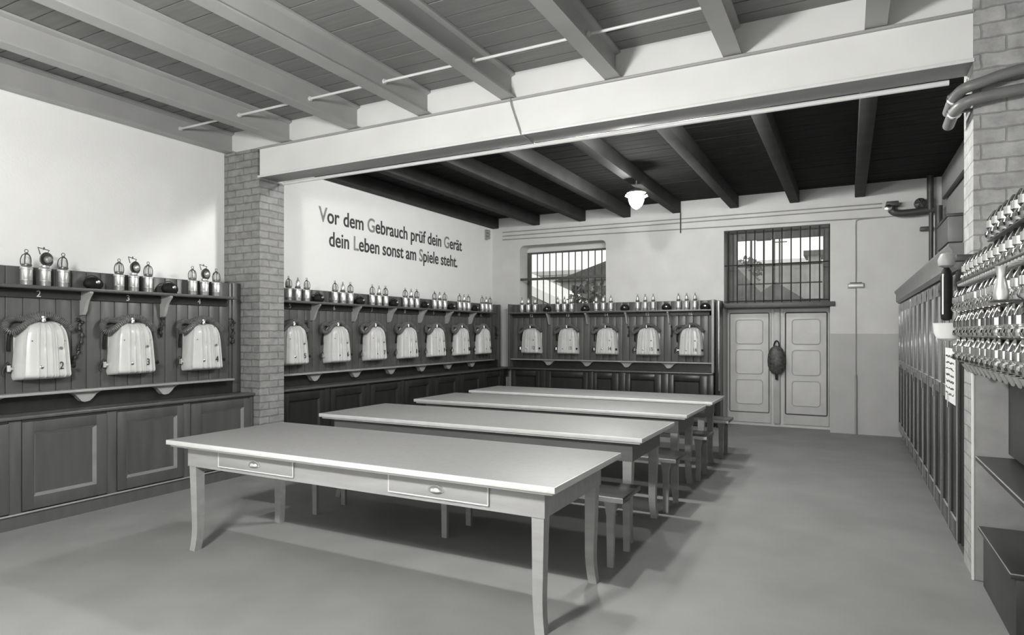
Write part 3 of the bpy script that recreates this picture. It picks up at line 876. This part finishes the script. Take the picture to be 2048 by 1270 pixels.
# fill globes added to brighten the rear bay, hidden behind the girder
for hx, hm, hlab in ((-2.13, 'girder_fill', 'added white fill globe close behind the girder, hidden by it, over the tables'),
                     (-1.20, 'side_fill', 'added white fill globe close behind the girder, hidden by it, over the free floor')):
    hl = thing('ceiling_lamp', hlab, 'lamp', (hx, 5.6, 3.4))
    MB().lathe([(.002, -.08)] + [(.08 * math.cos(a), .08 * math.sin(a)) for a in [(-75 + k * 12.5) * PI / 180 for k in range(13)]] + [(.002, .08)], (hx, 5.6, 3.505), 20).build('globe', hm, hl)
    MB().lathe([(.02, 3.66), (.06, 3.65), (.19, 3.60), (.195, 3.59), (.002, 3.59)], (hx, 5.6, 0), 20).build('shade_cap', 'pipe_dark', hl)
    MB().tube([(hx, 5.6, 3.65), (hx, 5.6, ZC)], .012, 8).build('stem', 'pipe_dark', hl)
# unseen globe added in place of a flash, left of the camera
nl = thing('ceiling_lamp', 'added white globe standing in for a flash left of the camera, out of view', 'lamp', (-2.2, .1, 2.5))
MB().lathe([(.002, -.2)] + [(.2 * math.cos(a), .2 * math.sin(a)) for a in [(-80 + k * 10) * PI / 180 for k in range(17)]] + [(.002, .2)], (-2.2, .1, 2.70), 24).build('globe', 'flash_globe', nl)
MB().tube([(-2.2, .1, 2.9), (-2.2, .1, ZC)], .012, 8).build('stem', 'pipe_dark', nl)
# ------------------------------------------------------------------ conduits on the back wall
for k, (z0, z1, x1) in enumerate(((3.515, 3.475, .45), (3.44, 3.415, .45), (3.37, 3.27, .50))):
    o = MB().tube([(-6.0, YB - .015, z0), (x1, YB - .015, z1)], .010, 6).build('conduit', 'conduit')
    tag(o, '%s of three thin conduits running across the back wall' % ('top', 'middle', 'bottom')[k], 'conduit', 'conduits on the back wall')
ins = thing('cable_bracket', 'small pale bracket holding the conduits in the far left corner', 'bracket', (XL, 10.75, 3.36))
for z in (3.39, 3.45, 3.51): MB().lathe([(.012, 0), (.03, .012), (.03, .07), (.014, .08)], (XL + .02, 10.75, z), 10, 'X').build('insulator', 'conduit', ins)
MB().box(XL, 10.72, 3.35, XL + .03, 10.78, 3.55).build('plate', 'conduit', ins)
o = MB().tube(spline([(.62, YB - .012, 3.275), (.30, YB - .012, 3.265), (.14, YB - .012, 3.255), (.11, YB - .012, 3.20), (.11, YB - .012, 2.9), (.11, YB - .012, 2.30)], 6), .008, 6).build('conduit', 'conduit')
tag(o, 'thin vertical conduit with rounded bend right of the barred door window', 'conduit')
jb = thing('junction_box', 'small flat switch box on the wall right of the door', 'switch box', (.11, YB, 2.22))
MB().box(.0, YB - .035, 2.225, .22, YB - .001, 2.295, .006).build('box', 'conduit', jb)
MB().box(.012, YB - .04, 2.245, .208, YB - .034, 2.275, .003).build('cover', 'white_paint', jb)
MB().box(.03, YB - .03, 2.295, .19, YB - .001, 2.31).build('ledge', 'pipe_dark', jb)
o = MB().tube([(.11, YB - .012, 2.22), (.11, YB - .012, .86)], .007, 6).tube([(.11, YB - .018, .90), (.11, YB - .018, 0.002)], .016, 8).build('conduit', 'conduit')
tag(o, 'vertical conduit from the switch box down to the floor right of the door', 'conduit')
o = MB().tube([(-2.53, YB - .03, 3.25), (-2.53, YB - .03, 3.60)], .010, 6).build('conduit', 'pipe_dark')
tag(o, 'short dark vertical conduit under a beam end on the back wall', 'conduit')

# ------------------------------------------------------------------ pipes in the far right corner
p = thing('corner_pipe', 'dark bent iron pipe with flange in the far right corner', 'pipe', (.8, 10.85, 3.25))
MB().tube(spline([(.56, 11.02, 3.42), (.56, 10.90, 3.40), (.58, 10.88, 3.33), (.66, 10.88, 3.29), (.85, 10.88, 3.29), (1.12, 10.88, 3.31)], 6), .052, 12).build('pipe_run', 'pipe_dark', p)
MB().box(.50, 10.84, 3.40, .66, 11.02, 3.47, .01).build('flange', 'pipe_dark', p)
MB().lathe([(.03, 0), (.05, .02), (.05, .05), (.03, .06)], (.525, 10.86, 3.37), 12, 'Y').build('gauge', 'metal', p)
v = thing('wall_valve', 'dark round valve on the wall above the corner pipe', 'valve', (.94, 10.98, 3.34))
MB().lathe([(.05, 0), (.075, .02), (.075, .10), (.05, .12)], (.93, 11.02, 3.42), 14, 'Y').build('body', 'pipe_dark', v)
m = MB()
for a in range(3): m.tube([(.93 + .07 * math.cos(a * PI / 3), 10.89, 3.42 + .07 * math.sin(a * PI / 3)), (.93 - .07 * math.cos(a * PI / 3), 10.89, 3.42 - .07 * math.sin(a * PI / 3))], .008, 6)
m.build('hand_wheel', 'pipe_dark', v)
o = MB().tube([(1.045, 10.86, 3.30), (1.045, 10.86, 3.795)], .042, 12).build('riser_pipe', 'pipe_dark')
tag(o, 'dark vertical pipe rising to the ceiling in the far right corner', 'pipe')
o = MB().tube([(1.115, 10.55, 2.1), (1.115, 10.55, 3.3)], .045, 12).tube([(1.03, 10.6, 2.1), (1.03, 10.6, 3.22)], .028, 10).build('drop_pipe', 'pipe_dark')
tag(o, 'dark twin vertical pipes dropping behind the lockers', 'pipe')
o = MB().box(.93, 10.93, 3.02, 1.08, 11.02, 3.08, .01).build('pipe_clamp', 'pipe_dark')
tag(o, 'small dark wall clamp under the corner pipe', 'clamp')
o = MB().tube([(1.165, 8.7, 3.36), (1.165, 10.45, 3.38)], .022, 8).build('wall_pipe', 'pipe_dark')
tag(o, 'dark horizontal pipe high on the right wall behind the brick column', 'pipe')
mb_ = thing('meter_box', 'grey box with dark lid edge on the right wall above the lockers', 'box', (1.12, 9.6, 2.62))
MB().box(1.05, 9.1, 2.62, XR - .002, 10.1, 2.92, .008).build('body', 'locker_top', mb_)
MB().box(1.04, 9.08, 2.92, XR - .002, 10.12, 2.955, .004).build('lid', 'pipe_dark', mb_)
# bent pipes round the right column
for k, (z0, z1, lab) in enumerate(((3.035, 3.11, 'upper'), (2.945, 2.995, 'lower'))):
    t = thing('bent_pipe', '%s of two grey pipes bending round the right brick column' % lab, 'pipe', (.6, YG, z0), 0, 'bent pipes on the right column')
    MB().tube(spline([(.60, YG + .30, z0 - .01), (.60, YG + .12, z0), (.605, YG + .02, z0 + .005), (.64, YG - .06, z0 + .02), (.72, YG - .085, z0 + .035), (.9, YG - .085, z1), (1.195, YG - .085, z1 + .01)], 6), .034, 14).build('pipe_run', 'pipe', t)
    MB().lathe([(.036, 0), (.043, .004), (.043, .016), (.036, .02)], (.602, YG + .06, z0 + .002), 16, 'Y').build('clamp_ring', 'chrome', t)
    MB().box(.63, YG + .02, z0 - .008, .695, YG + .05, z0 + .008).build('bracket', 'pipe', t)

# ------------------------------------------------------------------ lockers along the right wall
LX = .66
unit_y = [5.23, 6.07, 7.02, 7.97, 8.95, 9.93, 10.92]
for k in range(6):
    a, b = unit_y[k], unit_y[k + 1]
    lab = 'tall glossy dark wooden locker by the right wall, %s' % ('nearest, beside the brick column' if k == 0 else 'farthest, against the back wall' if k == 5 else ORD[k] + ' from the brick column')
    r = thing('tall_locker', lab, 'locker', (LX + .26, (a + b) / 2, 0), 0, 'lockers along the right wall')
    MB().box(LX + .02, a + .001, .10, XR - .002, b - .001, 1.97).build('carcass', 'locker_low', r)
    MB().box(LX + .05, a + .001, 0, XR - .002, b - .001, .10).build('plinth', 'locker_low', r)
    mid = (a + b) / 2
    for j, (p, q) in enumerate(((a + .012, mid - .003), (mid + .003, b - .012))):
        d = MB(); st = .075
        for (y0, y1, z0, z1) in ((p, p + st, .11, 1.95), (q - st, q, .11, 1.95), (p + st, q - st, .11, .24), (p + st, q - st, 1.84, 1.95), (p + st, q - st, 1.05, 1.14)):
            d.box(LX, y0, z0, LX + .022, y1, z1, .006)
        dd = d.build('door', 'locker', r)
        MB().box(LX + .010, p + st, 1.14, LX + .018, q - st, 1.84).build('upper_panel', 'locker_up', dd)
        MB().box(LX + .012, p + st, .24, LX + .02, q - st, 1.05).build('lower_panel', 'locker_low', dd)
        bd = MB()
        for z0, z1 in ((.24, 1.05), (1.14, 1.84)):
            bd.box(LX - .002, p + st, z0, LX + .010, q - st, z0 + .010, .003)
        bd.box(LX - .004, p, .112, LX, p + .006, 1.95)
        bd.build('bead_highlight', 'locker_highlight', dd)
    MB().tube([(LX - .012, mid - .04, 1.0), (LX - .012, mid - .04, 1.10)], .006, 6).build('handle', 'metal', r)
o = MB().prism([(LX - .03, 2.0), (LX - .03, 2.10), (LX - .05, 2.13), (LX - .05, 2.15), (XR - .002, 2.15), (XR - .002, 1.97), (LX, 1.97)], YG + .362, 10.96, 'Y').build('cornice', 'locker_top')
tag(o, 'long grey cornice along the top of the right-hand lockers', 'cornice')
# paper notice on the near locker door
nt_ = thing('paper_notice', 'white handwritten paper notice on the nearest locker door', 'notice', (LX - .004, 5.54, 1.04))
MB().box(LX - .006, 5.30, 1.04, LX - .002, 5.80, 1.43).build('sheet', 'paper', nt_)
m = MB()
for k in range(7):
    z = 1.37 - k * .045; y = 5.76
    pts = []
    while y > 5.34:
        pts.append((LX - .0068, y, z + random.uniform(-.010, .010))); y -= .014
    m.tube(pts, .0022, 4)
m.build('handwriting', 'digit_dark', nt_)
# small basin and hanging respirator between lockers and rack
bs = thing('wall_basin', 'small white enamel basin hung beside the brick column', 'basin', (.55, 4.98, 1.49))
MB().lathe([(.03, 1.49), (.06, 1.505), (.075, 1.54), (.08, 1.60), (.083, 1.605), (.074, 1.60), (.065, 1.55), (.002, 1.53)], (.575, 5.0, 0), 20).build('bowl', 'white_paint', bs)
MB().box(.575, 4.99, 1.56, .70, 5.01, 1.59).build('bracket', 'pipe', bs)
rs = thing('hanging_respirator', 'black tube-shaped respirator with bright head and modelled highlight hanging by the column edge', 'respirator', (.56, 4.93, 1.62))
MB().lathe([(.015, 1.62), (.03, 1.63), (.034, 1.66), (.034, 1.90), (.026, 1.94), (.015, 1.96)], (.565, 4.95, 0), 14).build('tube', 'black', rs)
MB().lathe([(.02, 1.96), (.045, 1.975), (.05, 2.01), (.035, 2.05), (.002, 2.06)], (.565, 4.95, 0), 14).build('head', 'bracket', rs)
MB().tube([(.545, 4.93, 1.66), (.545, 4.93, 1.92)], .008, 6).build('strip', 'chrome', rs)  # chrome strip stands in for the glossy highlight down the black tube
MB().lathe([(.002, 1.78), (.035, 1.80), (.05, 1.86), (.045, 1.92), (.002, 1.95)], (.64, 4.80, 0), 14).build('bulb', 'black', rs)
MB().box(.60, 4.82, 1.99, .70, 4.90, 2.03, .006).build('bracket', 'pipe_dark', rs)

# ------------------------------------------------------------------ display rack with nickel-plated lamps at the right edge
rk = thing('lamp_stand', 'dark shelf rack on the right wall loaded with shiny nickel lamps', 'rack', (.9, 3.9, 1.33))
SX0, SY0, SY1 = .56, 2.95, 4.845
TZ = (1.372, 1.520, 1.668)
for z in TZ: MB().box(SX0 + .06, SY0, z - .010, XR - .002, SY1, z - .001, .002).build('shelf', 'bench_dark', rk)
MB().box(SX0 + .03, SY0, 1.835, XR - .002, SY1 - .12, 1.852, .003).build('top_shelf', 'bench_dark', rk)
MB().box(.495, 3.045, 1.660, SX0 + .065, 3.115, 1.6685, .002).build('bracket_tab', 'bench_dark', rk)
m = MB(); y = SY0 + .04
while y < SY1 - .16:
    m.box(SX0 + .03, y, 1.822, XR - .002, y + .028, 1.836, .003); y += .062
m.build('slats', 'bracket', rk)
MB().box(SX0 + .06, SY0, 1.997, XR - .002, 3.95, 2.004, .002).build('step_shelf', 'bench_dark', rk)
for y in (SY0 + .02, 3.9, SY1 - .03):
    MB().box(XR - .05, y - .02, 1.34, XR - .003, y + .02, 2.2, .003).build('upright', 'bench_dark', rk)
def nickel(kind):
    r = thing('nickel_lamp', 'x', 'lamp', (0, 0, 0), 0, 'shiny nickel lamps on the right rack', world=False)
    MB().lathe([(.002, 0), (.026, 0), (.040, .008), (.044, .022), (.040, .036), (.026, .042), (.032, .048), (.038, .056), (.038, .090), (.034, .094), (.002, .094)], n=20).build('base', 'chrome', r, angle=28)
    MB().lathe([(.034, .094), (.030, .102), (.010, .136), (.005, .142), (.002, .143)], n=18).build('cone', 'chrome', r, angle=28)
    return r
NK = []
def put_nickel(loc, label):
    if not NK:
        r = nickel(0); NK.append(r); r.location = loc; r['label'] = label
    else:
        r = copy_tree(NK[0], loc, random.uniform(0, 6), label)
    return r
TN = ['lowest', 'middle', 'upper']
for k, z in enumerate(TZ):
    n = 0; y = SY1 - .045
    while y > SY0 + .03:
        for c in range(1):
            put_nickel((SX0 + .055 + random.uniform(-.006, .006), y + random.uniform(-.005, .005), z), '%s shiny lamp from the brick column, front of the %s rack row' % (ORD[n], TN[k]))
        n += 1; y -= .135
    n = 0; y = SY1 - .11
    while y > SY0 + .03:
        put_nickel((SX0 + .175 + random.uniform(-.006, .006), y, z), '%s shiny lamp from the brick column, back of the %s rack row' % (ORD[n], TN[k]))
        n += 1; y -= .128
n = 0; y = SY1 - .17
while y > SY0 + .03:
    put_nickel((SX0 + .085, y, 1.852), '%s shiny lamp from the brick column, front of the slatted top shelf' % ORD[n])
    put_nickel((SX0 + .195, y - .05, 1.852), '%s shiny lamp from the brick column, back of the slatted top shelf' % ORD[n])
    n += 1; y -= .135
n = 0; y = 3.90
while y > SY0 + .03:
    put_nickel((SX0 + .085, y, 2.005), '%s shiny lamp from the brick column on the raised topmost step' % ORD[n])
    n += 1; y -= .135
bl = thing('nickel_bell', 'large bright bell-shaped metal vessel in the upper row of the right rack', 'vessel', (.528, 3.08, 1.669))
MB().lathe([(.024, 1.669), (.027, 1.69), (.022, 1.72), (.014, 1.76), (.018, 1.79), (.021, 1.80), (.002, 1.80)], (.528, 3.08, 0), 20).build('body', 'tin', bl)
n = 0; y = SY1 - .06
while y > SY0 + .03:
    f = thing('nickel_funnel', '%s small shiny cone from the brick column hanging under the lowest rack shelf' % ORD[n], 'cone', (SX0 + .10, y, 1.30), 0, 'shiny cones under the right rack')
    MB().lathe([(.004, 1.300), (.012, 1.305), (.036, 1.345), (.040, 1.352), (.002, 1.354)], (SX0 + .10, y, 0), 16).build('cone', 'chrome', f)
    MB().tube([(SX0 + .10, y, 1.352), (SX0 + .10, y, 1.3625)], .006, 6).build('stem', 'metal', f)
    n += 1; y -= .135
# ------------------------------------------------------------------ benches under the rack
o = MB().box(.87, SY0 - .6, .80, XR - .002, YG - .002, 1.34).build('back_panel', 'bench_dark')
tag(o, 'dark wooden panel on the right wall behind the wall shelf', 'panel')
s = thing('wall_bench', 'dark wooden shelf bench along the right wall at table height', 'bench', (.95, 3.6, .70))
MB().box(.705, 2.3, .745, XR - .002, YG - .008, .775, .004).build('top', 'bench_dark', s)
MB().tube([(.706, 2.3, .772), (.706, YG - .008, .772)], .004, 6).build('edge_bead', 'edge', s)
for y in (2.6, 3.6): MB().box(.90, y, 0, XR - .002, y + .04, .745).build('support', 'bench_dark', s)
b = thing('low_box', 'low dark wooden box seat beside the foot of the right column', 'box', (.95, 4.3, 0))
MB().box(.73, 3.92, 0, XR - .05, 4.77, .335, .004).build('body', 'bench_dark', b)
MB().box(.705, 3.90, .335, XR - .05, 4.78, .362, .005).build('lid', 'bench_dark', b)
MB().tube([(.706, 3.90, .36), (.706, 4.78, .36)], .003, 6).tube([(.706, 3.90, .36), (XR - .05, 3.90, .36)], .003, 6).build('lid_edge', 'edge', b)

# ------------------------------------------------------------------ outside, seen through the barred windows
o = MB().box(-60, YB + .6, -.3, 40, 120, -.1).build('yard', 'yard'); o.name = 'floor_yard'; o['kind'] = 'structure'
def house(label, x0, x1, y0, y1, h, rh, mw, mr, axis='X', win=()):
    r = thing('house', label, 'house', ((x0 + x1) / 2, (y0 + y1) / 2, -.1))
    MB().box(x0, y0, -.1, x1, y1, h).build('walls', mw, r)
    if axis == 'X':    # ridge along X
        ym = (y0 + y1) / 2
        MB().prism([(y0 - .3, h - .1), (ym, h + rh), (y1 + .3, h - .1)], x0 - .3, x1 + .3, 'X').build('roof', mr, r)
    elif axis == 'Y':
        xm = (x0 + x1) / 2
        MB().prism([(x0 - .3, h - .1), (xm, h + rh), (x1 + .3, h - .1)], y0 - .3, y1 + .3, 'Y').build('roof', mr, r)
    elif axis == 'F':
        MB().box(x0 - .2, y0 - .2, h, x1 + .2, y1 + .2, h + .25).build('roof', mr, r)
    if axis == 'S':
        xm = (x0 + x1) / 2
        MB().prism([(x0, h), (xm, h + rh), (x1, h), (x1, h - .35), (xm, h + rh - .35), (x0, h - .35)], y0 - .4, y1 + .3, 'Y').build('roof', mr, r)
        MB().prism([(x0 + .5, h - .3), (xm, h + rh - .3), (x1 - .5, h - .3)], y0, y1, 'Y').build('gable', mw, r)
    for (wx, wz, ww, wh) in win: MB().box(wx, y0 - .03, wz, wx + ww, y0 + .02, wz + wh).build('window', 'frame_dark', r)
    return r
house('long grey building with flat pale roof beyond the window over the door', -7.0, 1.5, 40, 46, 5.55, 0, 'house', 'roof_pale', 'F')
house('dark-roofed gabled house at left beyond the window over the door', -6.6, -3.1, 27, 33, 3.0, 2.2, 'house', 'roof', 'Y')
house('low dark-roofed shed beyond the window over the door', -3.4, -.6, 22, 26, 2.1, 1.05, 'house', 'roof', 'Y')
house('tall narrow block at right beyond the window over the door', -1.8, -1.25, 36, 38, 5.5, 0, 'house', 'roof', 'F')
house('pale tall building beyond the window over the wall rack', -21, -13.5, 36, 44, 5.1, 0.0, 'house_pale', 'house_pale', 'F', [(-18 + k * 1.2, 3.2, .5, .9) for k in range(4)])
house('shed with bright sloping roof beyond the window over the wall rack', -17.0, -8.0, 21.5, 25, 2.26, 1.98, 'house', 'roof_pale', 'S')
house('dark-roofed gabled house at right beyond the window over the wall rack', -13.2, -7.2, 30.5, 35, 4.3, .95, 'house', 'roof', 'Y')
def tree(label, x, y, h, r0, seed):
    random.seed(seed)
    t = thing('tree', label, 'tree', (x, y, -.1), 0, 'trees outside')
    m = MB().tube([(x, y, -.1), (x + .05, y, h * .6), (x, y, h * .9)], .1, 6, radii=[.12, .08, .04])
    for k in range(5):
        a = random.uniform(0, 6.28); z = h * random.uniform(.4, .7)
        m.tube([(x, y, z), (x + r0 * .8 * math.cos(a), y + r0 * .8 * math.sin(a), z + r0 * .8)], .03, 5)
    m.build('trunk', 'bark', t)
    V = []; F = []
    for k in range(420):
        d = Vector((random.gauss(0, 1), random.gauss(0, 1), random.gauss(0, .9))).normalized() * r0 * random.uniform(.35, 1) ** .5
        c_ = Vector((x, y, h - r0 * .6)) + d
        u = Vector((random.gauss(0, 1), random.gauss(0, 1), random.gauss(0, 1))).normalized(); w_ = u.orthogonal().normalized()
        s_ = random.uniform(.07, .14); i0 = len(V)
        V += [c_ - u * s_, c_ + w_ * s_ * .6, c_ + u * s_, c_ - w_ * s_ * .6]; F.append((i0, i0 + 1, i0 + 2, i0 + 3))
    MB().add(V, F).build('crown', 'leaf', t, smooth=False)
tree('round leafy tree at left behind the window over the wall rack', -14.2, 29, 3.9, .9, 3)
tree('bushy tree in the middle behind the window over the wall rack', -10.9, 28, 3.5, .8, 4)
tree('leafy tree at right close behind the window over the wall rack', -6.9, 18.3, 2.9, .75, 5)
tree('tree at left behind the window over the door', -4.75, 36, 5.3, .8, 6)
for k, (x, lab) in enumerate(((-3.75, 'left'), (-3.1, 'right'))):
    o = MB().tube([(x, 34.5 + k, -.1), (x, 34.5 + k, 6.9)], .05, 6)
    for z in (6.2, 6.6): o.box(x - .35, 34.5 + k - .02, z, x + .35, 34.5 + k + .02, z + .05)
    o = o.build('utility_pole', 'bark'); tag(o, '%s utility pole behind the window over the door' % lab, 'pole', 'utility poles outside')
